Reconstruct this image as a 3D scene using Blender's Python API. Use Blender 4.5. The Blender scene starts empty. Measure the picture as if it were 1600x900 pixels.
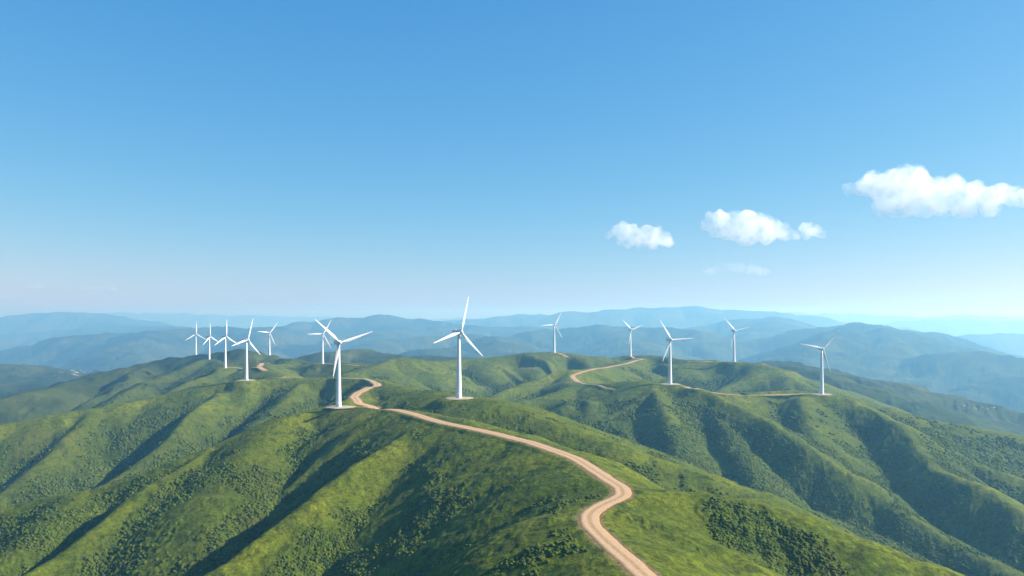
import bpy, bmesh, math, random
import numpy as np
from mathutils import Vector, Matrix
random.seed(7); rng = np.random.default_rng(7)
C = bpy.data.collections.new("scene"); bpy.context.scene.collection.children.link(C)
SC = bpy.context.scene
F = 1300.0; HZ = 495.0            # focal length in photo pixels, row of the true horizon
def at(px, py, D):                # ground-plan distance D ahead -> world point (eye at the origin, z up)
    return ((px-800)/F*D, D, -(py-HZ)/F*D)

def tag(o, label=None, cat=None, group=None, kind=None):
    if label: o['label'] = label
    if cat: o['category'] = cat
    if group: o['group'] = group
    if kind: o['kind'] = kind
    return o
def obj_from(name, verts, faces, mat, parent=None, smooth=True):
    me = bpy.data.meshes.new(name); me.from_pydata(verts, [], faces); me.update()
    if smooth: me.polygons.foreach_set('use_smooth', [True]*len(me.polygons))
    o = bpy.data.objects.new(name, me); C.objects.link(o)
    if mat: me.materials.append(mat)
    if parent: o.parent = parent
    return o

# ------------------------------------------------------------------ materials
def new_mat(name):
    m = bpy.data.materials.new(name); m.use_nodes = True
    nt = m.node_tree; nt.nodes.clear()
    return m, nt
def N(nt, t, **kw):
    n = nt.nodes.new(t)
    for k, v in kw.items():
        if k.startswith('_'): setattr(n, k[1:], v)
        else: n.inputs[k.replace('__', ' ')].default_value = v
    return n
def L(nt, a, b): nt.links.new(a, b)
def noise(nt, scale, detail=4, rough=.55, vec=None, dist=0.0):
    n = N(nt, 'ShaderNodeTexNoise', Scale=scale, Detail=detail, Roughness=rough, Distortion=dist)
    if vec is not None: L(nt, vec, n.inputs['Vector'])
    return n.outputs['Fac']
def ramp(nt, fac, stops):
    r = nt.nodes.new('ShaderNodeValToRGB'); el = r.color_ramp.elements
    while len(el) < len(stops): el.new(0.5)
    for e, (p, c) in zip(el, stops):
        e.position = p; e.color = (c[0], c[1], c[2], 1) if hasattr(c, '__len__') else (c, c, c, 1)
    L(nt, fac, r.inputs['Fac']); return r.outputs['Color']
def mix(nt, fac, a, b, mode='MIX'):
    m = nt.nodes.new('ShaderNodeMix'); m.data_type = 'RGBA'; m.blend_type = mode
    for s, v in ((0, fac), (6, a), (7, b)):
        if isinstance(v, (int, float)): m.inputs[s].default_value = v if s == 0 else (v, v, v, 1)
        elif isinstance(v, tuple): m.inputs[s].default_value = (*v, 1)
        else: L(nt, v, m.inputs[s])
    return m.outputs[2]
def math_(nt, op, a, b=0.0, clamp=False):
    m = nt.nodes.new('ShaderNodeMath'); m.operation = op; m.use_clamp = clamp
    for i, v in enumerate((a, b)):
        if isinstance(v, (int, float)): m.inputs[i].default_value = v
        else: L(nt, v, m.inputs[i])
    return m.outputs[0]

GRASS_HI = (0.135, 0.155, 0.008); GRASS = (0.068, 0.096, 0.006); GRASS_DRY = (0.120, 0.095, 0.018)
SCRUB = (0.022, 0.040, 0.006); SCRUB_HI = (0.056, 0.080, 0.008)
def hill_material():
    m, nt = new_mat('hill_vegetation')
    out = N(nt, 'ShaderNodeOutputMaterial'); bs = N(nt, 'ShaderNodeBsdfPrincipled', Roughness=.95)
    bs.inputs['Specular IOR Level'].default_value = .08
    pos = N(nt, 'ShaderNodeNewGeometry').outputs['Position']
    scr = N(nt, 'ShaderNodeAttribute', _attribute_name='scrub').outputs['Fac']
    far = N(nt, 'ShaderNodeAttribute', _attribute_name='wood').outputs['Fac']
    n300 = noise(nt, 1/260, 4, .6, pos); n60 = noise(nt, 1/55, 5, .62, pos, .4)
    n9 = noise(nt, 1/9, 4, .65, pos); n3 = noise(nt, 1/2.8, 5, .72, pos)
    g = mix(nt, ramp(nt, n60, [(.38, 0), (.62, 1)]), GRASS, GRASS_HI)
    g = mix(nt, ramp(nt, n300, [(.56, 0), (.76, .55)]), g, GRASS_DRY)
    g = mix(nt, ramp(nt, n9, [(.36, .85), (.56, 0)]), g, (0.030, 0.044, 0.006))
    s = mix(nt, ramp(nt, n9, [(.36, 0), (.66, 1)]), SCRUB, SCRUB_HI)
    # scrub edges broken up by noise
    e = math_(nt, 'ADD', scr, math_(nt, 'MULTIPLY', math_(nt, 'SUBTRACT', n60, .5), .9))
    e = math_(nt, 'ADD', e, math_(nt, 'MULTIPLY', math_(nt, 'SUBTRACT', n9, .5), 1.3))
    e = ramp(nt, e, [(.22, 0), (.80, 1)])
    c = mix(nt, e, g, s)
    nf = noise(nt, 1/700, 6, .62, pos, .6); nb = noise(nt, 1/90, 5, .7, pos)
    fc = mix(nt, ramp(nt, nf, [(.42, 0), (.60, 1)]), (0.012, 0.026, 0.008), (0.060, 0.074, 0.016))
    fc = mix(nt, ramp(nt, nb, [(.40, .6), (.58, 0)]), fc, (0.011, 0.022, 0.008))
    vg = N(nt, 'ShaderNodeAttribute', _attribute_name='verge').outputs['Fac']
    vg = ramp(nt, math_(nt, 'ADD', vg, math_(nt, 'MULTIPLY', math_(nt, 'SUBTRACT', n9, .5), 1.6)), [(.40, 0), (.75, .9)])
    c = mix(nt, vg, c, (0.17, 0.125, 0.055))
    c = mix(nt, far, c, fc)
    c = mix(nt, 1.0, c, ramp(nt, n3, [(.32, .50), (.68, 1.45)]), 'MULTIPLY')
    L(nt, c, bs.inputs['Base Color'])
    b = N(nt, 'ShaderNodeBump', Strength=.9, Distance=1.6)
    L(nt, n3, b.inputs['Height']); L(nt, b.outputs[0], bs.inputs['Normal'])
    L(nt, bs.outputs[0], out.inputs['Surface'])
    return m
def simple_mat(name, col, rough=.6, var=.0, vscale=1., spec=.5):
    m, nt = new_mat(name)
    out = N(nt, 'ShaderNodeOutputMaterial'); bs = N(nt, 'ShaderNodeBsdfPrincipled', Roughness=rough)
    bs.inputs['Specular IOR Level'].default_value = spec
    pos = N(nt, 'ShaderNodeNewGeometry').outputs['Position']
    f = noise(nt, vscale, 4, .6, pos)
    L(nt, mix(nt, 1.0, tuple(col), ramp(nt, f, [(.3, 1-var), (.7, 1+var)]), 'MULTIPLY'), bs.inputs['Base Color'])
    L(nt, bs.outputs[0], out.inputs['Surface'])
    return m
def road_material():
    m, nt = new_mat('packed_earth')
    out = N(nt, 'ShaderNodeOutputMaterial'); bs = N(nt, 'ShaderNodeBsdfPrincipled', Roughness=.95)
    bs.inputs['Specular IOR Level'].default_value = .1
    pos = N(nt, 'ShaderNodeNewGeometry').outputs['Position']
    a = N(nt, 'ShaderNodeAttribute', _attribute_name='across').outputs['Fac']   # 0 centre, 1 edge
    n = noise(nt, 1/4, 5, .65, pos); n2 = noise(nt, 1/1.1, 3, .6, pos)
    aw = math_(nt, 'ADD', a, math_(nt, 'MULTIPLY', math_(nt, 'SUBTRACT', n, .5), .25))
    c = ramp(nt, aw, [(0, (.29, .175, .085)), (.12, (.32, .20, .10)), (.26, (.41, .285, .165)), (.55, (.43, .295, .175)),
                      (.72, (.39, .25, .135)), (.90, (.36, .22, .11)), (1.0, (.20, .12, .05))])
    c = mix(nt, 1.0, c, ramp(nt, n2, [(.3, .82), (.7, 1.15)]), 'MULTIPLY')
    c = mix(nt, ramp(nt, n, [(.60, 0), (.80, .4)]), c, (.14, .11, .04))
    L(nt, c, bs.inputs['Base Color'])
    L(nt, bs.outputs[0], out.inputs['Surface'])
    return m

# ------------------------------------------------------------------ noise on arrays
def hash2(ix, iy, seed):
    n = (ix.astype(np.int64)*374761393 + iy.astype(np.int64)*668265263 + seed*1442695041) & 0xffffffff
    n = ((n ^ (n >> 13))*1274126177) & 0xffffffff
    return ((n ^ (n >> 16)) & 0xffffff)/float(0xffffff)
def vnoise(x, y, seed=0):
    ix = np.floor(x); iy = np.floor(y); fx = x-ix; fy = y-iy
    fx = fx*fx*fx*(fx*(fx*6-15)+10); fy = fy*fy*fy*(fy*(fy*6-15)+10)
    a = hash2(ix, iy, seed); b = hash2(ix+1, iy, seed); c = hash2(ix, iy+1, seed); d = hash2(ix+1, iy+1, seed)
    return (a+(b-a)*fx)+((c+(d-c)*fx)-(a+(b-a)*fx))*fy
def fbm(x, y, lam, octs=4, seed=0, gain=.5):
    s = 0; a = 1.; t = 0
    for o in range(octs):
        c_, s_ = math.cos(o*1.1), math.sin(o*1.1)
        s = s + a*(vnoise((x*c_-y*s_)/lam+o*13.7, (x*s_+y*c_)/lam-o*7.3, seed+o)-.5); t += a; a *= gain; lam *= .5
    return s/t*2          # about -1..1
def sstep(a, b, x):
    t = np.clip((x-a)/(b-a), 0, 1); return t*t*(3-2*t)

# ------------------------------------------------------------------ ridges: crest points (column, row, distance), slope left side, right side, roundness, rib strength, rib spacing
RD = []
def ridge(pts, sl=.5, sr=.5, r=25, a=.5, lam=140, k=9): RD.append(([at(*p) for p in pts], sl, sr, r, a, lam, k))
# main ridge with the track, from under the camera to the first turbine and back
ridge([(1500,2600,90),(1080,1180,200),(1030,980,285),(1005,897,345),(950,842,400),(925,808,437),(940,788,468),(972,772,492),(962,757,518),(915,735,565),(885,712,620),(820,688,690),(715,662,790),(668,648,860),(612,636,950),(548,632,1030),(529,633,1040)], .78,.85,62,.12,90)
ridge([(529,633,1040),(470,640,1010),(430,652,985),(330,696,950),(250,727,925),(130,766,910),(0,795,900),(-150,835,870),(-400,900,850)], .90,.90,15,.12,95)
ridge([(529,633,1040),(545,622,1140),(575,606,1320),(592,599,1410),(577,592,1560),(520,589,1640),(440,589.5,1660),(385,592,1650)], .98,.45,20,.2,110)
ridge([(592,597,1410),(630,604,1280),(655,611,1180),(690,614,1080),(717,616,1020),(740,616.5,1000),(765,627,960)], .5,.42,36,.2,110)   # second turbine's hill
ridge([(765,627,960),(800,640,930),(830,652,905),(900,671,860),(960,690,830),(1020,714,810),(1100,740,790),(1160,762,770),(1250,806,750),(1330,850,730),(1420,900,700)], .62,.60,24,.25,90)
# spurs of the main ridge towards the camera
ridge([(665,655,840),(635,674,785),(605,698,745),(560,722,715),(480,788,650),(400,850,600),(320,905,560),(200,990,520)], 1.05,.46,10,.12,70,5)
ridge([(440,652,980),(400,700,895),(360,765,800),(325,840,715),(290,930,650)], .60,.62,34,.12,80,8)
ridge([(330,700,950),(235,757,840),(170,810,780),(100,860,725),(30,902,685),(-80,980,640)], 1.05,.46,9,.12,70,5)
ridge([(120,775,890),(60,830,810),(-20,890,740)], .6,.4,14,.2,70)
ridge([(800,688,705),(765,715,670),(742,745,640),(722,795,600),(690,850,560),(650,920,520)], .66,.62,26,.15,60,8)
ridge([(932,782,486),(900,803,466),(860,830,452),(800,866,436),(725,912,424),(610,990,408)], 1.2,.55,6,.1,60,4)
# right of the track
ridge([(985,774,490),(1040,768,498),(1090,770,498),(1150,780,494),(1230,801,480),(1330,840,462),(1430,876,448),(1520,902,440),(1700,960,440)], .78,.72,26,.12,60)
ridge([(975,800,462),(1010,808,452),(1060,826,440),(1110,849,430),(1150,872,420),(1190,903,405),(1300,990,380)], .55,.75,9,.2,50)
# ridge of the turbine right of centre
ridge([(1047,597,1510),(1090,605,1450),(1140,628,1380),(1200,655,1290),(1260,692,1200),(1330,740,1120),(1400,790,1050),(1460,830,1000),(1600,900,900),(1750,990,820)], .88,.66,12,.25,120)
ridge([(1047,597,1510),(1010,592,1540),(950,597,1620),(905,598,1700),(893,588,1800),(900,580,1850),(930,574,1950),(960,570,2100),(1005,560,2350)], .5,.45,26,.35,130)
ridge([(1020,600,1500),(1031,625,1400),(1056,687,1250),(1060,735,1150),(1070,790,1050)], .92,.55,12,.12,80)
ridge([(1095,610,1460),(1118,637,1380),(1140,680,1280),(1165,730,1170),(1190,770,1090),(1230,820,1000)], .92,.5,12,.12,80)
ridge([(905,598,1690),(875,612,1600),(895,640,1480),(915,667,1400),(925,700,1320)], .6,.85,14,.15,90)
ridge([(880,610,1600),(830,625,1560),(790,640,1500),(760,665,1420)], .5,.4,18,.3,90)
ridge([(955,603,1600),(965,640,1450),(985,690,1300),(990,730,1200)], .92,.5,12,.12,80)
ridge([(906,575,1880),(869,582,1850),(812,600,1750),(769,620,1680),(720,645,1600)], .95,.5,9,.2,120)
# right-hand turbine
ridge([(1090,607,1455),(1110,611,1470),(1150,614.5,1480),(1200,612,1500),(1240,609,1500),(1284,613,1475),(1320,619,1450),(1370,636,1430),(1430,655,1420),(1500,664,1420),(1600,682,1400),(1750,712,1360)], .45,.5,18,.35,130)
ridge([(1319,620,1450),(1397,660,1300),(1444,712,1180),(1462,733,1140),(1537,760,1060),(1600,797,1000),(1720,860,920)], .88,.66,12,.25,110)
ridge([(1430,656,1410),(1490,718,1230),(1537,729,1200),(1600,745,1170),(1700,775,1120)], .85,.6,12,.25,110)
ridge([(1255,620,1440),(1262,650,1340),(1275,690,1230),(1300,730,1150)], .85,.5,14,.15,90)
# ridge of the three small turbines behind
ridge([(545,584,1950),(600,571,2050),(628,560,2150),(645,566,2200),(700,566,2250),(760,561,2320),(810,554,2350),(866,551,2360),(900,554,2360),(950,560,2400),(985,557,2420),(1030,557,2350),(1075,564,2200),(1147,564.5,2120),(1180,568,2080),(1230,588,1980),(1280,611,1900),(1350,640,1800),(1450,680,1700)], .55,.5,24,.75,190)
# left ridges
ridge([(385,592,1650),(350,594,1660),(300,603,1650),(230,620,1620),(150,636,1580),(80,648,1540),(0,663,1500),(-120,690,1450),(-300,730,1400)], .6,.6,16,.3,130)
ridge([(340,612,1600),(300,650,1470),(262,690,1370),(200,735,1280),(130,778,1210),(50,830,1130)], 1.05,.46,9,.15,90)
ridge([(470,600,1610),(430,640,1450),(380,682,1340),(320,720,1260),(260,760,1180)], .95,.5,20,.15,90)
ridge([(150,638,1570),(100,690,1430),(40,740,1330),(-40,800,1240)], .95,.5,12,.15,90)
ridge([(577,596,1530),(545,625,1420),(490,652,1330),(420,690,1250)], 1.0,.5,10,.15,90)
ridge([(600,571,2080),(540,570,2150),(504,569,2210),(485,568.5,2350),(455,563,2500),(421,557,2740),(400,550,2700),(372,546.5,2700),(345,552,2750),(306,557,2890),(275,559.5,2850),(250,566.5,2800),(207,576,2760),(175,582,2700),(150,589,2650),(125,598,2580),(100,603,2500),(50,616,2400),(0,628,2300),(-100,650,2200),(-300,690,2100)], .5,.45,26,.6,190)
ridge([(327,566,2550),(300,568,2450),(268,582,2300),(218,603,2100),(187,616,1980),(150,640,1850),(90,670,1750)], .75,.45,14,.5,160)
ridge([(455,564,2480),(440,570,2250),(400,574,2130),(352,574.5,2150),(335,582,2050),(290,600,1900),(240,625,1780)], .8,.45,16,.5,160)
ridge([(327,566,2600),(352,573,2200)], .5,.5,26,.3,160)
ridge([(235,571,2750),(180,610,2300),(120,640,2100)], .8,.45,12,.4,160)
ridge([(400,566,2200),(430,580,1950),(440,586,1800)], .5,.5,30,.3,160)
# middle distance
ridge([(380,590,3300),(440,567,3400),(500,549,3500),(560,542.5,3550),(600,550,3500),(640,558,3400),(700,559,3350),(780,566,3300)], .4,.35,50,.6,260)
ridge([(1150,572,3000),(1200,565,3100),(1240,566,3150),(1300,585,3000),(1400,600,2900),(1500,626,2750),(1600,648,2600),(1700,670,2500)], .36,.35,40,.7,260)
ridge([(1230,572,2800),(1300,590,2600),(1400,620,2400),(1500,655,2250),(1600,690,2100)], .4,.4,30,.6,220)
ridge([(-200,566,4300),(0,566,4500),(45,568,4500),(100,578,4400),(150,592,4300),(220,612,4200)], .22,.25,90,.6,350)
ridge([(-200,600,3500),(0,602,3500),(60,600,3550),(120,610,3500)], .22,.25,80,.6,300)
FAR = [  # (points, distance)
 [(-150,560,7200),(0,551,7000),(60,538,6900),(100,529,6900),(180,518,6800),(240,513,6800),(330,511.5,6900),(420,510,7200),(500,515,7500),(600,530,7400)],
 [(430,512,9500),(480,502,9500),(540,496,9500),(600,490.5,9500),(650,497,9500),(720,505,9200),(800,509,9000),(880,513,9000)],
 [(500,575,5200),(540,562,5400),(600,535,5800),(660,527,6000),(740,522,6000),(780,525,6000),(850,515,6200),(930,507.5,6200),(1000,513,6100),(1080,515,6000),(1140,528,5800)],
 [(-150,530,12000),(0,525,12000),(60,517,12000),(120,513,12000),(170,511,12000),(215,504,12000),(260,513,11800),(330,522,11500)],
 [(-200,500,17000),(0,494,16000),(60,490,16000),(115,486.5,16000),(170,491,16000),(220,500,15500),(280,510,15000)],
 [(100,492,26000),(180,488.5,26000),(260,489.5,26000),(330,491,26000),(450,494,26000),(560,496,26000),(640,501,25000),(700,497,25000),(760,497,25000)],
 [(560,512,14500),(640,503,14500),(700,500,14500),(760,496,14500),(810,490,14500),(860,490,14500),(900,487,14000),(960,483,14000),(1000,479.5,14000),(1025,481,14000),(1080,478.5,14000),(1150,485,14000),(1230,489,14500),(1300,499,14500),(1380,508,14000)],
 [(1150,491,25000),(1220,488,25000),(1330,490,25000),(1400,494,25000),(1460,495.5,25000),(1500,491.5,25000),(1550,494,25000),(1620,497,25000),(1750,495,25000)],
 [(1380,505,19000),(1440,500,19000),(1500,499,19000),(1560,503,19000),(1700,500,19000)],
 [(960,530,8200),(1060,515,8200),(1110,505,8200),(1150,500,8200),(1180,499,8200),(1205,496,8200),(1240,502,8000),(1280,513,7800),(1340,530,7600)],
 [(1000,548,5400),(1060,532,5500),(1130,533,5500),(1200,528,5600),(1250,515,5600),(1290,509,5600),(1320,508,5600),(1345,506.5,5600),(1385,507,5600),(1440,520,5500),(1500,536,5400),(1560,552,5200)],
 [(1400,545,9200),(1460,531,9200),(1500,525,9200),(1560,520,9200),(1640,523,9200),(1760,530,9200)],
 [(1340,606,4200),(1370,592,4300),(1430,570,4400),(1490,552,4400),(1530,546,4400),(1570,550,4300),(1640,564,4200),(1760,590,4000)],
 [(1500,612,3700),(1540,598,3800),(1600,586,3800),(1700,590,3800)],
 [(640,548,4700),(700,545,4800),(760,552,4800),(840,548,4900),(900,552,4800)],
 [(150,505,12500),(300,512,9000),(400,530,7000),(520,548,5500),(600,556,5000)],
 [(760,525,6000),(800,548,5000),(860,560,4600)], [(960,510,6200),(1000,535,5200),(1010,552,4700)],
 [(1385,507,5600),(1390,540,4900),(1360,570,4500)], [(1320,508,5600),(1270,545,4800),(1240,570,4300)], [(240,513,6800),(200,545,5600),(230,575,4900)], [(420,510,7200),(380,540,5700),(400,560,4900)],
 [(1205,496,8200),(1180,520,6700)], [(600,490.5,9500),(620,515,7400),(560,530,6400)], [(650,497,9500),(700,515,7600)],
]
for p in FAR:
    D = p[len(p)//2][2]; kf = 1.22 if D > 13000 else (1.35 if D > 8500 else (1.5 if D > 5000 else 1.3))
    p = [(a_, b_, c_*kf) for a_, b_, c_ in p]; D *= kf
    ridge(p, .44, .36, .012*D+30, .75, 380+.03*D, 30)

# ------------------------------------------------------------------ the terrain grid, finer where the eye is near and looking
def az_grid():
    a = [-math.pi]; 
    while a[-1] < math.pi:
        d = abs(math.degrees(a[-1]))
        st = .044 if d < 34 else (.044*(1+(d-34)*.9) if d < 60 else 2.0)
        a.append(a[-1]+math.radians(min(st, 2.0)))
    a[-1] = math.pi
    if len(a) % 2 == 0: a.insert(-1, (a[-2]+a[-1])/2)
    return np.array(a)
def r_grid():
    r = [2.0]
    while r[-1] < 37000:
        q = r[-1]
        k = .06 if q < 150 else (.012 if q < 300 else (.0028 if q < 1800 else (.0034 if q < 3000 else .0060)))
        r.append(q*(1+k))
    if len(r) % 2 == 0: r.append(r[-1]*1.006)
    return np.array(r)
AZ = az_grid(); RR = r_grid()
nA, nR = len(AZ), len(RR)
def ridge_height(x, y):
    wx = x+fbm(x, y, 160, 3, 5)*9*np.clip(y/900, .3, 4); wy = y+fbm(x, y, 160, 3, 15)*9*np.clip(y/900, .3, 4)
    dist = np.hypot(x, y)
    floor = -400-np.clip(dist-3000, 0, 6000)*.035+fbm(x, y, 1500, 3, 40)*40
    h = floor.copy()
    for pts, sl, sr, r, a, lam, k in RD:
        P = np.array(pts); lo = P.min(0); hi = P.max(0)
        reach = (hi[2]+650)/(.5*min(sl, sr))+200
        m = (wx > lo[0]-reach) & (wx < hi[0]+reach) & (wy > lo[1]-reach) & (wy < hi[1]+reach)
        if not m.any(): continue
        X = wx[m]; Y = wy[m]; best = np.full(X.shape, -1e9); wob = fbm(X, Y, lam*1.6, 2, 71)*.55
        acc = 0
        for i in range(len(P)-1):
            ax, ay, az_ = P[i]; bx, by, bz = P[i+1]; vx, vy = bx-ax, by-ay; ln = math.hypot(vx, vy)
            t = np.clip(((X-ax)*vx+(Y-ay)*vy)/(ln*ln), 0, 1)
            ex = X-ax-t*vx; ey = Y-ay-t*vy; d = np.hypot(ex, ey)
            side = np.clip(ex/(d+1e-6), -1, 1)      # -1: to the left in the world (shaded side), +1: right
            sl_ = sl+(sr-sl)*(side*.5+.5)
            v = az_+t*(bz-az_)-sl_*(np.sqrt(d*d+r*r)-r)
            DD = d*sl_; ph = (acc+t*ln)/lam+wob+.15*side*np.clip(DD/120, 0, 1.5)
            q_ = ph % 1.0; rib = np.where(q_ < .36, 1-q_/.36, (q_-.36)/.64); rib = rib*rib*(3-2*rib)
            v = v-a*DD*(rib-.45)*1.35*np.clip(DD/30, 0, 1)*np.clip(220/(DD+220), .2, 1)
            q_ = (ph*2.9+wob) % 1.0; rib = np.abs(q_*2-1); rib = rib*rib*(3-2*rib)
            v = v-a*np.minimum(DD, 90)*(rib-.5)*.16*np.clip(DD/30, 0, 1)
            best = np.maximum(best, v)
            acc += ln
        v = best
        cur = h[m]; hh = np.clip(.5+.5*(v-cur)/k, 0, 1)
        h[m] = cur+(v-cur)*hh+k*hh*(1-hh)*.6
    return h
# coarse evaluation, then doubled
Ac, Rc = AZ[::2], RR[::2]
Xc = np.sin(Ac)[None, :]*Rc[:, None]; Yc = np.cos(Ac)[None, :]*Rc[:, None]
Hc = ridge_height(Xc, Yc)
def up(H):
    o = np.empty((H.shape[0]*2-1, H.shape[1])); o[::2] = H
    o[1::2] = (H[:-1]+H[1:])/2
    q = np.empty((o.shape[0], o.shape[1]*2-1)); q[:, ::2] = o; q[:, 1::2] = (o[:, :-1]+o[:, 1:])/2
    return q
H = up(Hc)[:nR, :nA]
X = np.sin(AZ)[None, :]*RR[:, None]; Y = np.cos(AZ)[None, :]*RR[:, None]
def lookup(G, x, y):
    x = np.asarray(x, float); y = np.asarray(y, float)
    a = np.arctan2(x, y); r = np.hypot(x, y)
    i = np.clip(np.searchsorted(RR, r)-1, 0, nR-2); j = np.clip(np.searchsorted(AZ, a)-1, 0, nA-2)
    u = np.clip((r-RR[i])/(RR[i+1]-RR[i]), 0, 1); v = (a-AZ[j])/(AZ[j+1]-AZ[j])
    return (G[i, j]*(1-v)+G[i, j+1]*v)*(1-u)+(G[i+1, j]*(1-v)+G[i+1, j+1]*v)*u
# large and middle undulation
fade = np.clip(np.hypot(X, Y)/900, .35, 3)
H += fbm(X, Y, 330, 3, 90)*3.0*fade
H += fbm(X, Y, 75, 4, 91)*1.5*np.clip(fade, .4, 1.6)
cut = np.clip((-np.abs(fbm(X, Y, 62, 3, 95))*2+.55), -1, .6)
H += -np.clip(cut, 0, 1)*2.2*sstep(-112, -165, H)*(1-sstep(2500, 4000, np.hypot(X, Y)))
H += np.where(Y > 3000, fbm(X, Y, 900, 6, 92)*38-np.abs(fbm(X, Y, 650, 4, 96))*45, 0)*sstep(3000, 5000, np.hypot(X, Y))

# ------------------------------------------------------------------ turbines: column, row of the base, distance, yaw, blade phase
TB = [(529,636,1035,20,18),(717,622,1010,36,77),(385,594,1650,42,75),(352,575,2120,38,90),(327,566,2600,50,95),(306,558,2890,15,90),
      (421,558,2740,20,53),(504,569,2210,20,60),(866,552,2360,25,62),(985,558,2420,35,18),(1047,600,1510,30,4),(1147,566,2120,30,14),(1284,616,1465,25,48)]
TP = [at(a, b, c) for a, b, c, _, _ in TB]
for (x, y, z) in TP:
    e = z-lookup(H, x, y); s = 55+.012*y
    d2 = (X-x)**2+(Y-y)**2
    H += e*np.exp(-d2/(2*s*s))
for (x, y, z) in TP:
    d = np.hypot(X-x, Y-y); w = 1-sstep(17, 42, d); H = H*(1-w)+z*w
# ------------------------------------------------------------------ tracks, found on the ground along lines of sight
def hit(px, py, dmin=250, dmax=3300):
    D = np.arange(dmin, dmax, 1.5); x = (px-800)/F*D; z = -(py-HZ)/F*D
    g = lookup(H, x, D); k = np.nonzero(g > z)[0]
    k = k[0] if len(k) else np.argmin(z-g)
    return (x[k], D[k])
def smooth_line(pts, n=600, it=40):
    P = np.array(pts, float); d = np.r_[0, np.cumsum(np.hypot(*(P[1:]-P[:-1]).T))]
    # Catmull-Rom style through a dense linear resample and smoothing
    s = np.linspace(0, d[-1], n); Q = np.stack([np.interp(s, d, P[:, i]) for i in (0, 1)], 1)
    for _ in range(it):
        Q[1:-1] = Q[1:-1]*.5+(Q[:-2]+Q[2:])*.25
    return Q
TRACKS = []
def track(pts, w0, w1, name, n=700, it=60, dmin=250, dmax=3300, world_pre=()):
    P = list(world_pre)+[hit(px, py, dmin, dmax) for px, py in pts]
    Q = smooth_line(P, n, it)
    TRACKS.append([Q, np.linspace(w0, w1, len(Q)), name])
track([(1008,900),(985,879),(958,856),(936,836),(922,820),(919,808),(928,797),(945,789),(964,782),(975,772),(970,762),(955,752),(930,737),(912,725),(898,716),(865,704),(830,692),(780,680),(720,666.5),(690,660.5),(662,652),(640,645.5),(612,640),(582,636.5),(560,629),(553,621),(560,614),(572,608),(580,604.5)], 10.0, 13.5, 'dirt_road', 1200, 45, world_pre=((76,235),(64,290)))
track([(572,606),(583,604),(590,602),(588,599),(583,596),(572,592),(555,591)], 15, 7, 'dirt_road', 300, 12)
track([(1005,561.8),(990,565.8),(975,569.6),(955,573),(935,575.5),(918,579.5),(903,583.5),(894,587),(897,592),(905,597.5)], 10, 11, 'dirt_road', 500, 14, 1600, 2450)
track([(905,597),(925,601),(945,606),(960,609)], 5, 3, 'dirt_path', 200, 12)
track([(895,597),(870,600),(845,606)], 4, 3, 'dirt_path', 200, 12)
track([(1072,603.5),(1090,607.5),(1110,612.5),(1140,616.5),(1170,618),(1200,617.8),(1235,616.4),(1262,615.6),(1284,616)], 9, 10, 'dirt_road', 400, 14, 1380, 1540)
track([(415,579.5),(408,576.5),(404,573.8),(408,571),(418,568),(430,567),(440,567)], 13, 9, 'dirt_road', 200, 6, 1750, 2700)
track([(385,593),(410,591.5),(440,591),(470,590.5),(520,590.5),(560,592)], 7, 7, 'dirt_path', 300, 15)
track([(352,574.5),(375,575.5),(398,575.5),(405,576)], 6, 7, 'dirt_path', 200, 10)
track([(504,569),(530,570),(560,572)], 6, 6, 'dirt_path', 150, 10)
track([(866,552),(880,556),(888,559)], 5, 5, 'dirt_path', 150, 10)
track([(985,558),(998,561)], 6, 8, 'dirt_path', 150, 10)
track([(529,636),(545,636.5),(566,634.5),(590,636)], 14, 14, 'dirt_path', 150, 10)
track([(1147,566),(1110,566),(1075,565.5)], 5, 4, 'dirt_path', 150, 10)
track([(90,582),(106,585),(122,588.5)], 12, 12, 'valley_road', 60, 4, 3600, 14000)
track([(1490,632),(1520,636),(1560,642),(1610,650)], 5, 5, 'valley_road', 120, 6, 1750, 6000)
def carve(Q, W, soft=7):
    global H
    z = lookup(H, Q[:, 0], Q[:, 1])
    k = 25; zz = np.convolve(np.r_[np.full(k, z[0]), z, np.full(k, z[-1])], np.ones(2*k+1)/(2*k+1), 'valid')
    lo = Q.min(0)-40; hi = Q.max(0)+40
    m = (X > lo[0]) & (X < hi[0]) & (Y > lo[1]) & (Y < hi[1])
    xs = X[m]; ys = Y[m]; bd = np.full(xs.shape, 1e9); bz = np.zeros_like(xs); bw = np.zeros_like(xs)
    for i in range(0, len(Q), 2):
        d = (xs-Q[i, 0])**2+(ys-Q[i, 1])**2; u = d < bd
        bd = np.where(u, d, bd); bz[u] = zz[i]; bw[u] = W[i]
    bd = np.sqrt(bd); w = 1-sstep(.5, 1., (bd-bw*.5+soft*.5)/soft)
    w = 1-sstep(0, 1, (bd-(bw*.5+1.0))/soft)
    h = H[m]; H[m] = h*(1-w)+bz*w
    np.minimum(RDIST[m], bd-bw*.5, out=bd); RDIST[m] = bd
    return zz
RDIST = np.full(X.shape, 1e3)
RZ = [carve(Q, W) for Q, W, _ in TRACKS]
for (x, y, z) in TP:
    RDIST = np.minimum(RDIST, np.hypot(X-x, Y-y)-17)
clear = sstep(0, 9, RDIST)          # 0 on tracks and pads, 1 away from them
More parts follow.
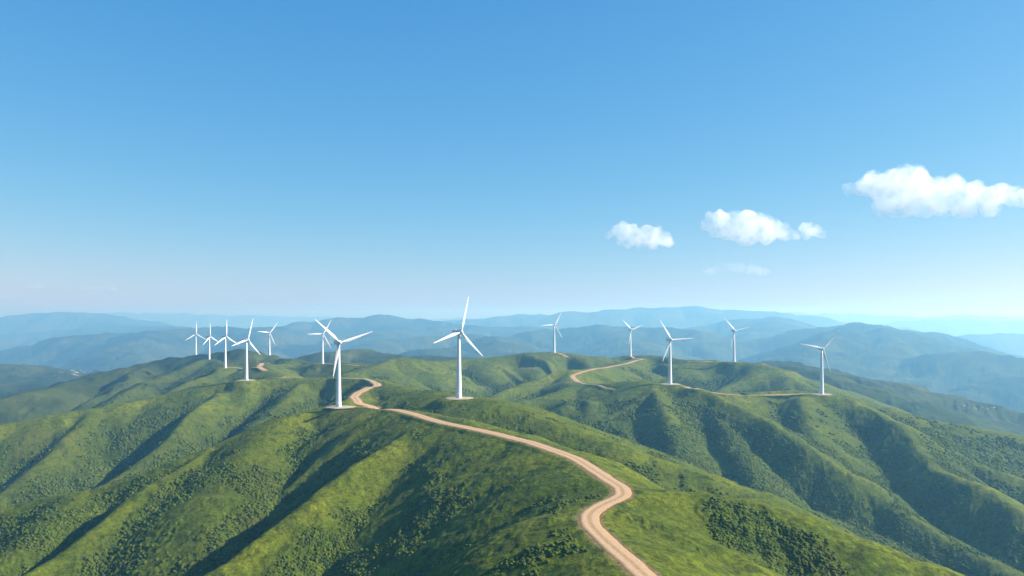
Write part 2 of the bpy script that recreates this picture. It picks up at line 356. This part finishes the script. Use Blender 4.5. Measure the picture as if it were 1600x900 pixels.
# ------------------------------------------------------------------ where scrub grows, and its canopy
def blur(G, n):
    for ax in (0, 1):
        c = np.cumsum(np.concatenate([np.zeros_like(np.take(G, [0], ax)), G], ax), ax)
        N_ = G.shape[ax]; i = np.arange(N_); a = np.clip(i-n, 0, N_-1); b = np.clip(i+n+1, 1, N_)
        G = (np.take(c, b, ax)-np.take(c, a, ax))/np.expand_dims((b-a), 1 if ax == 0 else 0)
    return G
dist = np.hypot(X, Y)
conc = (blur(blur(H, 7), 7)-H)/(.012*dist+1e-3)          # + in hollows
conc2 = (blur(blur(H, 26), 26)-H)/(.04*dist+1e-3)
scrub = .30+.60*conc+.60*conc2+.42*fbm(X, Y, 130, 4, 120)+.22*fbm(X, Y, 38, 3, 121)+.34*sstep(-130, -190, H)*sstep(620, 860, dist)
for px_, py_, rad in ((1130,803,16),(1165,828,20),(1205,842,22),(1250,858,20),(1290,880,18),(1180,862,14),(690,790,26),(672,745,20),(640,865,30),(655,820,22),(430,805,26),(400,760,22),(375,850,24),(560,700,14),(1000,725,18),(1060,745,22),(1120,758,16),(940,700,14)):
    hx, hy = hit(px_, py_); scrub = scrub+(.30 if px_ > 1100 else .42)*np.exp(-(((X-hx)/rad)**2+((Y-hy)/(rad*1.6))**2))*(.7+.6*fbm(X, Y, 18, 2, 122))
scrub = np.clip(scrub, 0, 1)*clear
wood = sstep(1900, 3000, dist)
def cell_bumps(lam, seed):
    a = vnoise(X/lam, Y/lam, seed); b = vnoise(X/lam*1.9+5, Y/lam*1.9, seed+1)
    return np.abs(a-.5)*-2+1+(np.abs(b-.5)*-2+1)*.5
sc = sstep(.38, .62, scrub+fbm(X, Y, 22, 2, 133)*.25)
nearf = 1-sstep(1300, 2600, dist)
can = (cell_bumps(5.5, 140)*1.5+fbm(X, Y, 3.2, 2, 150)*.8)*sc*nearf
can += fbm(X, Y, 14, 3, 160)*.75*clear*nearf+fbm(X, Y, 4.2, 2, 170)*.50*clear*nearf
can += cell_bumps(26, 180)*3.2*sc*(1-nearf)+cell_bumps(60, 190)*6*wood
Hf = H+can
BASE = float(Hf.min())
# ------------------------------------------------------------------ build the ground sheet
def build_ground():
    V = np.stack([X, Y, Hf], 2).reshape(-1, 3).astype(np.float32)
    idx = (np.arange(nR-1)[:, None]*nA+np.arange(nA-1)[None, :]).reshape(-1)
    Fq = np.stack([idx, idx+nA, idx+nA+1, idx+1], 1)[:, ::-1].astype(np.int32)
    me = bpy.data.meshes.new('hills')
    me.vertices.add(len(V)); me.vertices.foreach_set('co', V.ravel())
    me.loops.add(Fq.size); me.loops.foreach_set('vertex_index', Fq.ravel())
    me.polygons.add(len(Fq)); me.polygons.foreach_set('loop_start', np.arange(0, Fq.size, 4, dtype=np.int32))
    me.polygons.foreach_set('use_smooth', np.ones(len(Fq), bool))
    me.update(calc_edges=True)
    for nm, arr in (('scrub', scrub), ('wood', wood), ('verge', 1-sstep(-1, 5.5, RDIST))):
        at_ = me.attributes.new(nm, 'FLOAT', 'POINT'); at_.data.foreach_set('value', arr.reshape(-1).astype(np.float32))
    if me.polygons[len(Fq)//2].normal.z < 0: me.flip_normals()
    o = bpy.data.objects.new('hills', me); C.objects.link(o); me.materials.append(hill_material())
    tag(o, 'green grassy hills and hazy blue ranges behind them', kind='structure')
build_ground()
ROAD = road_material()
def build_track(Q, W, Z, name, lift):
    n = len(Q); T = np.gradient(Q, axis=0); T /= np.linalg.norm(T, axis=1)[:, None]+1e-9
    Nn = np.stack([T[:, 1], -T[:, 0]], 1)
    us = np.array([-1, -.86, -.6, -.35, -.12, .12, .35, .6, .86, 1]); V = []; A = []
    rag = fbm(Q[:, 0], Q[:, 1], 14, 4, 200)*.16
    for j, u in enumerate(us):
        h = W/2*(1+rag*(1 if u > 0 else -1))
        p = Q+Nn*(u*h)[:, None]
        z = np.maximum(Z+lift-.55*max(0, abs(u)-.86)/.14, lookup(Hf, p[:, 0], p[:, 1])+.08*(1 if abs(u) < .9 else -1))
        V.append(np.stack([p[:, 0], p[:, 1], z], 1)); A.append(np.full(n, abs(u)))
    V = np.stack(V, 1).reshape(-1, 3); A = np.stack(A, 1).reshape(-1); m = len(us)
    faces = [(i*m+j, i*m+j+1, (i+1)*m+j+1, (i+1)*m+j) for i in range(n-1) for j in range(m-1)]
    o = obj_from(name, V.tolist(), faces, ROAD)
    a = o.data.attributes.new('across', 'FLOAT', 'POINT'); a.data.foreach_set('value', A.astype(np.float32))
    if o.data.polygons[0].normal.z < 0: o.data.flip_normals()
    tag(o, kind='structure')
for i, ((Q, W, nm), Z) in enumerate(zip(TRACKS, RZ)): build_track(Q, W, Z, nm, .30-.015*i if nm != 'valley_road' else 2.0)

# ------------------------------------------------------------------ wind turbines
WHITE = simple_mat('white_gelcoat', (.60, .61, .62), .42, .03, .3)
GREY = simple_mat('grey_gelcoat', (.50, .52, .54), .5, .05, .5)
CONC = simple_mat('pale_gravel', (.33, .28, .215), .95, .22, .35, .1)
DARK = simple_mat('dark_vent', (.07, .075, .08), .6, .1, 1)
DOORM = simple_mat('door_grey', (.25, .28, .30), .5, .05, 2)
def lathe(prof, seg=32, axis='z'):
    V = []; Fc = []
    for r, h in prof:
        for k in range(seg):
            a = 2*math.pi*k/seg; c, s = r*math.cos(a), r*math.sin(a)
            V.append((c, s, h) if axis == 'z' else (c, -h, s))
    for i in range(len(prof)-1):
        for k in range(seg):
            q = (k+1) % seg; Fc.append((i*seg+k, i*seg+q, (i+1)*seg+q, (i+1)*seg+k))
    Fc.append(tuple(range(seg))[::-1]); Fc.append(tuple((len(prof)-1)*seg+k for k in range(seg)))
    return V, Fc
def fixn(o):
    bm = bmesh.new(); bm.from_mesh(o.data); bmesh.ops.recalc_face_normals(bm, faces=bm.faces); bm.to_mesh(o.data); bm.free()
HUB = 80.0
def tower_mesh():
    prof = [(3.75, -1.5), (3.75, .6), (3.55, 1.2)]
    for h in range(8, 79, 7): prof.append((3.55-(h-1.2)*.0245, float(h)))
    prof.append((1.62, 77.9))
    return lathe(prof, 36)
def blade_mesh(R=44.5):
    V = []; Fc = []; n = 18; m = 16
    for i in range(n+1):
        t = i/n; z = 1.2+t*(R-1.2)
        if t < .06: ch, th, bl = 2.2, 2.2, 0
        else:
            q = min(1, (t-.06)/.16); q = q*q*(3-2*q)
            ch = (2.2+(4.0-2.2)*q) if t < .22 else 4.0*(1-(t-.22)/.78)**.92+.55*((t-.22)/.78)
            th = 2.2+(1.05-2.2)*q if t < .22 else ch*.22*(1-.3*t)
            bl = q
        if i == n: ch *= .35; th *= .35
        tw = math.radians(20*(1-t)**2+2)
        for k in range(m):
            a = 2*math.pi*k/m; cx = math.cos(a); cy = math.sin(a)
            x = ch*.5*cx+bl*ch*.18; y = th*.5*cy*(1-bl*.55*max(0, cx))
            V.append((x*math.cos(tw)-y*math.sin(tw), x*math.sin(tw)+y*math.cos(tw)-1.6*t*t*0.9, z))
    for i in range(n):
        for k in range(m):
            q = (k+1) % m; Fc.append((i*m+k, i*m+q, (i+1)*m+q, (i+1)*m+k))
    Fc.append(tuple(range(m))[::-1]); Fc.append(tuple(n*m+k for k in range(m)))
    return V, Fc
def rbox_part(name, x0, x1, y0, y1, z0, z1, bev, mat, parent, seg=3, taper=None):
    bm = bmesh.new(); bmesh.ops.create_cube(bm, size=1)
    for v in bm.verts:
        v.co = Vector((x0+(v.co.x+.5)*(x1-x0), y0+(v.co.y+.5)*(y1-y0), z0+(v.co.z+.5)*(z1-z0)))
        if taper and v.co.y > (y0+y1)/2: v.co.x *= taper; v.co.z = z0+(v.co.z-z0)*.86+.35
    bmesh.ops.bevel(bm, geom=list(bm.edges), offset=bev, segments=seg, profile=.6, affect='EDGES')
    me = bpy.data.meshes.new(name); bm.to_mesh(me); bm.free()
    for p in me.polygons: p.use_smooth = True
    me.materials.append(mat); o = bpy.data.objects.new(name, me); C.objects.link(o); o.parent = parent
    return o
YAWED = ('nacelle', 'spinner', 'blade')
def make_turbine():
    root = bpy.data.objects.new('wind_turbine', None); C.objects.link(root)
    tw = obj_from('tower', *tower_mesh(), WHITE, root); fixn(tw)
    d = rbox_part('door', -.55, .55, -3.82, -3.45, 1.5, 3.9, .06, DOORM, root, 1)
    bs = obj_from('plinth', *lathe([(5.2, -1.5), (5.2, .22), (5.0, .32), (3.80, .34)], 40), CONC, root); fixn(bs)
    nac = rbox_part('nacelle', -2.4, 2.4, -3.3, 11.8, 77.5, 82.8, .85, WHITE, root, 4, .84)
    rbox_part('vent', -.9, .9, 6.2, 8.2, 82.2, 83.0, .1, GREY, nac, 1)
    sp = obj_from('spinner', *lathe([(2.0, 3.2), (2.15, 3.9), (2.15, 5.6), (1.9, 6.6), (1.35, 7.4), (.6, 7.9), (.1, 8.0)], 28, 'y'), WHITE, root)
    for v in sp.data.vertices: v.co.z += HUB
    fixn(sp)
    bV, bF = blade_mesh()
    bl = [obj_from('blade', bV, bF, WHITE, root)]; fixn(bl[0])
    for k in (1, 2): b = bl[0].copy(); C.objects.link(b); b.parent = root; bl.append(b)
    return root
def pose(root, yaw, phase):
    R = Matrix.Rotation(math.radians(yaw), 4, 'Z'); k = 0
    for ch in root.children:
        n = ch.name.split('.')[0]
        if n in ('nacelle', 'spinner'): ch.matrix_local = R
        elif n == 'blade':
            th = math.radians(90-(phase+120*k)); k += 1
            ch.matrix_local = R @ Matrix.Translation((0, -4.8, HUB)) @ Matrix.Rotation(th, 4, 'Y')
TL = {0: 'large white wind turbine at the left bend of the near track',
 1: 'large white wind turbine on a grassy hilltop, tallest in the picture, one blade pointing up',
 2: 'nearest of the left cluster of turbines, its boxy nacelle seen from the side',
 3: 'turbine standing just behind the nearest one of the left cluster, one blade straight up',
 4: 'small turbine second from the left edge, seen half from the side',
 5: 'small turbine farthest left on the ridge, blades in an upright Y',
 6: 'small turbine on the hill beside a hairpin track, rightmost of the left cluster',
 7: 'small turbine half hidden behind the blades of the large left turbine',
 8: 'small turbine on the round hilltop right of the tallest turbine, one blade pointing left',
 9: 'small turbine on the far ridge where the pale winding track reaches the crest',
 10: 'medium turbine right of centre, one blade slanting down left of its tower',
 11: 'small turbine on the far ridge between the two medium turbines of the right',
 12: 'medium turbine farthest right, its shadow falling across a grassy saddle'}
proto = make_turbine()
def copy_tree(o, parent=None):
    c = o.copy(); C.objects.link(c); c.parent = parent
    for ch in list(o.children): copy_tree(ch, c)
    return c
roots = [proto]+[copy_tree(proto) for _ in range(len(TB)-1)]
for i, (r, (x, y, z)) in enumerate(zip(roots, TP)):
    zz = float(lookup(H, x, y)); face = math.degrees(math.atan2(x, y))
    r.location = (x, y, zz+.1); r.rotation_euler = (0, 0, -math.radians(face))
    pose(r, TB[i][3], TB[i][4])
    tag(r, TL[i], 'wind turbine', 'white wind turbines standing along the ridges')
    # cleared gravel round its foot
    V = [(x, y, zz+.28)]; n = 56
    for ring, (rr, dz) in enumerate(((8, .27), (13.5, .25), (16.5, .22), (17.6, -.5))):
        for k in range(n):
            a = 2*math.pi*k/n; q = rr*(1+(.05*math.sin(3*a+i)+.03*math.sin(7*a+2*i))*(ring > 1))
            V.append((x+q*math.cos(a), y+q*math.sin(a), zz+dz))
    Fc = [(0, 1+k, 1+(k+1) % n) for k in range(n)]+[(1+g*n+k, 1+(g+1)*n+k, 1+(g+1)*n+(k+1) % n, 1+g*n+(k+1) % n) for g in range(3) for k in range(n)]
    tag(obj_from('gravel_ground', V, Fc, CONC), kind='structure')


# ------------------------------------------------------------------ scrub bushes in the hollows
def ico(level):
    bm = bmesh.new(); bmesh.ops.create_icosphere(bm, subdivisions=level, radius=1)
    v = np.array([x.co[:] for x in bm.verts]); f = np.array([[q.index for q in p.verts] for p in bm.faces]); bm.free()
    keep = v[f].mean(1)[:, 2] > -.45
    return v, f[keep]
def leaf_material():
    m, nt = new_mat('scrub_leaves'); out = N(nt, 'ShaderNodeOutputMaterial'); bs = N(nt, 'ShaderNodeBsdfPrincipled', Roughness=.9)
    bs.inputs['Specular IOR Level'].default_value = .1
    pos = N(nt, 'ShaderNodeNewGeometry').outputs['Position']
    c = mix(nt, ramp(nt, noise(nt, 1/6, 3, .6, pos), [(.36, 0), (.64, 1)]), (.032, .054, .007), (.080, .108, .010))
    c = mix(nt, ramp(nt, noise(nt, 1/70, 3, .6, pos), [(.5, 0), (.7, .5)]), c, (.050, .050, .012))
    c = mix(nt, 1.0, c, ramp(nt, noise(nt, 1.6, 3, .6, pos), [(.3, .6), (.7, 1.35)]), 'MULTIPLY')
    L(nt, c, bs.inputs['Base Color']); L(nt, bs.outputs[0], out.inputs['Surface']); return m
def bushes():
    VV = []; FF = []; base = 0
    for (d0, d1, n, lvl, s0, s1) in ((300, 720, 150000, 1, .35, 1.35), (700, 1350, 200000, 1, .6, 1.9), (1300, 2300, 120000, 1, 1.1, 2.8)):
        N0 = n*9
        az = rng.uniform(math.radians(-35), math.radians(35), N0); r = np.sqrt(rng.uniform(d0*d0, d1*d1, N0))
        x = np.sin(az)*r; y = np.cos(az)*r
        p = lookup(scrub, x, y)+fbm(x, y, 30, 3, 301)*.30
        ok = (rng.random(N0) < sstep(.46, 1.0, p)) & (lookup(clear, x, y) > .9)
        x = x[ok][:n]; y = y[ok][:n]; p = p[ok][:n]; k = len(x); print('bushes', k)
        z = lookup(Hf, x, y); v, f = ico(lvl); m = len(v)
        sc_ = (s0+(s1-s0)*rng.random(k)**1.8)*(1+.7*sstep(.8, 1.2, p))
        rot = rng.uniform(0, 6.28, k); c, s = np.cos(rot), np.sin(rot)
        jit = 1+rng.normal(0, .17, (k, m)); vx = v[None, :, 0]*jit; vy = v[None, :, 1]*jit; vz = v[None, :, 2]*jit
        el = rng.uniform(.8, 1.3, k)[:, None]
        A = np.stack([x[:, None]+(vx*c[:, None]-vy*s[:, None]*el)*sc_[:, None], y[:, None]+(vx*s[:, None]+vy*c[:, None]*el)*sc_[:, None],
                      z[:, None]+(vz*.75+.30)*sc_[:, None]], 2).reshape(-1, 3)
        F_ = (f[None]+(np.arange(k)*m)[:, None, None]+base).reshape(-1, 3)
        VV.append(A); FF.append(F_); base += k*m
    V = np.concatenate(VV).astype(np.float32); Fq = np.concatenate(FF).astype(np.int32)
    me = bpy.data.meshes.new('scrub_growth'); me.vertices.add(len(V)); me.vertices.foreach_set('co', V.ravel())
    me.loops.add(Fq.size); me.loops.foreach_set('vertex_index', Fq.ravel())
    me.polygons.add(len(Fq)); me.polygons.foreach_set('loop_start', np.arange(0, Fq.size, 3, dtype=np.int32))
    me.polygons.foreach_set('use_smooth', np.ones(len(Fq), bool))
    me.update(calc_edges=True); me.materials.append(leaf_material())
    o = bpy.data.objects.new('scrub_growth', me); C.objects.link(o)
    tag(o, 'dark green scrub growing thick in the hollows of the hills', kind='stuff')
bushes()
# ------------------------------------------------------------------ houses far down in the left valley
PALE = simple_mat('pale_render', (.24, .24, .23), .8, .06, .2); ROOFM = simple_mat('pale_roof', (.22, .22, .22), .8, .1, .2)
def make_house():
    root = bpy.data.objects.new('valley_building', None); C.objects.link(root)
    a, b, h, t = 9, 5, 5.0, 7.5
    V = [(-a, -b, -6), (a, -b, -6), (a, b, -6), (-a, b, -6), (-a, -b, h), (a, -b, h), (a, b, h), (-a, b, h), (-a, 0, t), (a, 0, t)]
    obj_from('wall', V, [(0, 1, 5, 4), (1, 2, 6, 9, 5), (2, 3, 7, 6), (3, 0, 4, 8, 7)], PALE, root, False)
    e = 1.2; k = (t-h)/b
    R = [(-a-e, -b-e, h-k*e+.1), (a+e, -b-e, h-k*e+.1), (a+e, 0, t+.1), (-a-e, 0, t+.1), (a+e, b+e, h-k*e+.1), (-a-e, b+e, h-k*e+.1)]
    R += [(x, y, z+.5) for x, y, z in R]
    obj_from('roof', R, [(6, 7, 8, 9), (9, 8, 10, 11), (0, 3, 2, 1), (3, 5, 4, 2), (0, 1, 7, 6), (4, 5, 11, 10), (1, 2, 8, 7), (2, 4, 10, 8), (3, 0, 6, 9), (5, 3, 9, 11)], ROOFM, root, False)
    return root
hp = make_house()
for i, (px, py) in enumerate([(113, 582), (119, 584.5), (126, 581), (131, 584), (136, 580.5), (141, 583)]):
    o = hp if i == 0 else copy_tree(hp)
    x, y = hit(px, py, 3600, 14000); o.location = (x, y, float(lookup(Hf, x, y))); o.rotation_euler = (0, 0, .3+i*.7)
    tag(o, 'tiny pale building in the hazy valley beyond the far left ridge', 'building', 'pale buildings far down in the left valley')
# ------------------------------------------------------------------ haze
def haze():
    m, nt = new_mat('haze_air'); out = N(nt, 'ShaderNodeOutputMaterial')
    v = N(nt, 'ShaderNodeVolumePrincipled', Density=1.03e-4, Anisotropy=.35); v.inputs['Absorption Color'].default_value = (.72, .72, .72, 1)
    v.inputs['Color'].default_value = (.25, .62, 1.0, 1)
    L(nt, v.outputs[0], out.inputs['Volume'])
    m.cycles.homogeneous_volume = True if hasattr(m.cycles, 'homogeneous_volume') else None
    R = 37500; z0, z1 = BASE-1.5, max(260, float(Hf.max())+5)
    V = [(-R, -R, z0), (R, -R, z0), (R, R, z0), (-R, R, z0), (-R, -R, z1), (R, -R, z1), (R, R, z1), (-R, R, z1)]
    Fc = [(0, 3, 2, 1), (4, 5, 6, 7), (0, 1, 5, 4), (1, 2, 6, 5), (2, 3, 7, 6), (3, 0, 4, 7)]
    o = obj_from('haze', V, Fc, m, smooth=False); tag(o, 'thin blue haze lying over the hills', kind='stuff')
haze()

# ------------------------------------------------------------------ clouds, volumes high above the haze
from mathutils import noise as mn
def cloud_mat(name, dens, scale, soft):
    m, nt = new_mat(name); out = N(nt, 'ShaderNodeOutputMaterial')
    tc = N(nt, 'ShaderNodeTexCoord').outputs['Object']
    n = noise(nt, 1/scale, 7, .60, tc, .4)
    d = math_(nt, 'MULTIPLY', ramp(nt, n, [(soft, 0), (soft+.34, 1)]), dens)
    v = N(nt, 'ShaderNodeVolumePrincipled', Anisotropy=.25); v.inputs['Color'].default_value = (1, 1, 1, 1)
    L(nt, d, v.inputs['Density']); L(nt, v.outputs[0], out.inputs['Volume']); return m
def cloud(lobes, D, base, mat, label, group, name='cloud', depth=.8, voxel=22, amp=.30, sx=1.0):
    cx = sum(l[0] for l in lobes)/len(lobes); O = Vector(at(cx, base, D)); pxm = D/F
    bm = bmesh.new(); rr = random.Random(int(cx))
    for (x, y, r) in lobes:
        R = r*pxm
        for k in range(2):
            c = Vector(((x-cx)*pxm, rr.uniform(-depth, depth)*R, (base-y)*pxm))
            bmesh.ops.create_icosphere(bm, subdivisions=3, radius=R*(1 if k == 0 else .85), matrix=Matrix.Translation(c) @ Matrix.Diagonal((sx, sx, 1, 1)))
    me = bpy.data.meshes.new(name); bm.to_mesh(me); bm.free()
    o = bpy.data.objects.new(name, me); C.objects.link(o); o.location = O
    md = o.modifiers.new('r', 'REMESH'); md.mode = 'VOXEL'; md.voxel_size = voxel
    dg = bpy.context.evaluated_depsgraph_get(); me2 = bpy.data.meshes.new_from_object(o.evaluated_get(dg)); o.modifiers.clear()
    me2.name = name; me2.materials.clear()
    R0 = max(l[2] for l in lobes)*pxm
    for v in me2.vertices:
        p = v.co; f1 = mn.fractal(p/(R0*.6), .8, 2.1, 5); 
        v.co = p+v.normal*(f1*R0*amp)
    for v in me2.vertices:
        lo = -.06*R0+mn.noise(v.co/(R0*1.2))*R0*.12
        if v.co.z < lo: v.co.z = lo+(v.co.z-lo)*.15
    o.data = me2; md = o.modifiers.new('r', 'REMESH'); md.mode = 'VOXEL'; md.voxel_size = voxel*.8
    dg = bpy.context.evaluated_depsgraph_get(); me3 = bpy.data.meshes.new_from_object(o.evaluated_get(dg)); o.modifiers.clear(); me2 = me3; me2.name = name; me2.materials.clear()
    o.data = me2; me2.materials.append(mat); me2.polygons.foreach_set('use_smooth', [True]*len(me2.polygons))
    tag(o, label, 'cloud', group); return o
def crop(pts): return [(880+x/2.222, 230+y/2.222, r/2.222) for x, y, r in pts]
CM = cloud_mat('cloud_droplets', .0060, 170, .36); CT = cloud_mat('thin_cloud', .0009, 330, .40)
GC = 'small white clouds low in the sky'
cloud(crop([(985,152,20),(1025,145,26),(1065,128,40),(1110,140,48),(1150,118,46),(1195,112,48),(1230,120,44),(1215,165,55),(1150,175,50),(1110,205,36),(1180,215,38),(1290,150,44),(1345,142,44),(1320,185,48),(1400,170,44),(1440,150,42),(1470,180,46),(1520,165,38),(1560,175,36),(1600,178,32),(1640,185,30),(1250,215,38),(1400,215,34),(1480,215,30),(1340,225,30),(1680,190,24)]), 10500, 230+240/2.222, CM, 'largest and highest white cloud, cut by the right edge of the picture', GC)
cloud(crop([(513,242,20),(500,270,20),(555,245,30),(600,245,33),(645,248,36),(680,262,36),(590,285,42),(650,290,44),(540,282,34),(705,292,40),(745,280,34),(770,298,30),(700,315,28),(640,318,28),(800,305,22),(845,282,22),(875,292,20),(900,302,16),(850,305,17)]), 13000, 230+340/2.222, CM, 'middle one of the three puffy white clouds, with a small puff at its right end', GC)
cloud(crop([(165,300,16),(185,288,22),(215,282,24),(240,285,22),(205,312,26),(250,312,32),(290,305,34),(320,308,33),(350,322,25),(370,332,16),(270,330,24),(310,332,24),(225,330,20),(150,312,12)]), 14000, 230+352/2.222, CM, 'smallest and leftmost of the three puffy white clouds', GC)
GW = 'faint thin clouds near the horizon'
cloud([(1112,424,6),(1132,417,7),(1152,418,8),(1172,421,8),(1192,425,6)], 20000, 431, CT, 'faint flat wisp of cloud below the middle puffy cloud', GW, voxel=26, sx=2.2, amp=.5)
cloud([(128,450,3.2),(140,448,4.4),(152,449,4.8),(165,450,4),(178,451,3)], 24000, 454, CT, 'faint pinkish wisp of cloud low over the left hills', GW, voxel=22, sx=2.4, amp=.5)
cloud([(44,448,3.5),(55,446,4.5),(64,448,4.5),(72,449,3)], 24000, 452, CT, 'faint pinkish wisp of cloud at the far left', GW, voxel=22, sx=2.4, amp=.5)
# ------------------------------------------------------------------ sky, sun, camera
SUN_EL, SUN_AZ = 31.0, 91.0       # azimuth clockwise from straight ahead (+Y)
w = bpy.data.worlds.new('World'); SC.world = w; w.use_nodes = True
nt = w.node_tree; nt.nodes.clear()
sky = nt.nodes.new('ShaderNodeTexSky'); sky.sky_type = 'NISHITA'; sky.sun_disc = False
sky.sun_elevation = math.radians(SUN_EL); sky.sun_rotation = math.radians(SUN_AZ)
sky.altitude = 600; sky.air_density = 1.0; sky.dust_density = .8; sky.ozone_density = 6.0
bg = nt.nodes.new('ShaderNodeBackground'); bg.inputs['Strength'].default_value = .062
wo = nt.nodes.new('ShaderNodeOutputWorld'); 
sp = nt.nodes.new('ShaderNodeSeparateColor'); cb = nt.nodes.new('ShaderNodeCombineColor'); nt.links.new(sky.outputs[0], sp.inputs[0])
for i, (k, g) in enumerate(((1.38, 1.32), (.80, .73), (.72, .38))):      # clear-air colour balance, on radiance of about 0..1
    q = math_(nt, 'MULTIPLY', math_(nt, 'POWER', math_(nt, 'MULTIPLY', sp.outputs[i], .1), g), k*10)
    nt.links.new(q, cb.inputs[i])
nt.links.new(cb.outputs[0], bg.inputs[0]); nt.links.new(bg.outputs[0], wo.inputs[0])
ld = bpy.data.lights.new('sun', 'SUN'); ld.energy = 5.0; ld.angle = math.radians(.6); ld.color = (1, .94, .84)
lo = bpy.data.objects.new('sun', ld); C.objects.link(lo)
el, az = math.radians(SUN_EL), math.radians(SUN_AZ)
dirv = Vector((math.sin(az)*math.cos(el), math.cos(az)*math.cos(el), math.sin(el)))
lo.rotation_euler = dirv.to_track_quat('Z', 'Y').to_euler()
cd = bpy.data.cameras.new('camera'); cam = bpy.data.objects.new('camera', cd); C.objects.link(cam)
cam.location = (0, 0, 0); cam.rotation_euler = (math.pi/2, 0, 0)
cd.sensor_width = 36; cd.lens = 36*F/1600; cd.shift_y = -(450-HZ)/1600*1.0; cd.clip_start = 1; cd.clip_end = 90000
SC.camera = cam
SC.view_settings.view_transform = 'Standard'; SC.view_settings.look = 'None'; SC.view_settings.exposure = 1.20; SC.view_settings.gamma = 1
SC.render.engine = 'CYCLES'
cy = SC.cycles; cy.use_denoising = True; cy.max_bounces = 12; cy.volume_bounces = 10; cy.diffuse_bounces = 2; cy.glossy_bounces = 2
cy.transparent_max_bounces = 8
for r, (x, y, z) in zip(roots, TP): print('turbine', round(800+x/y*F), round(HZ-r.location.z/y*F, 1))
print('verts', nR*nA)
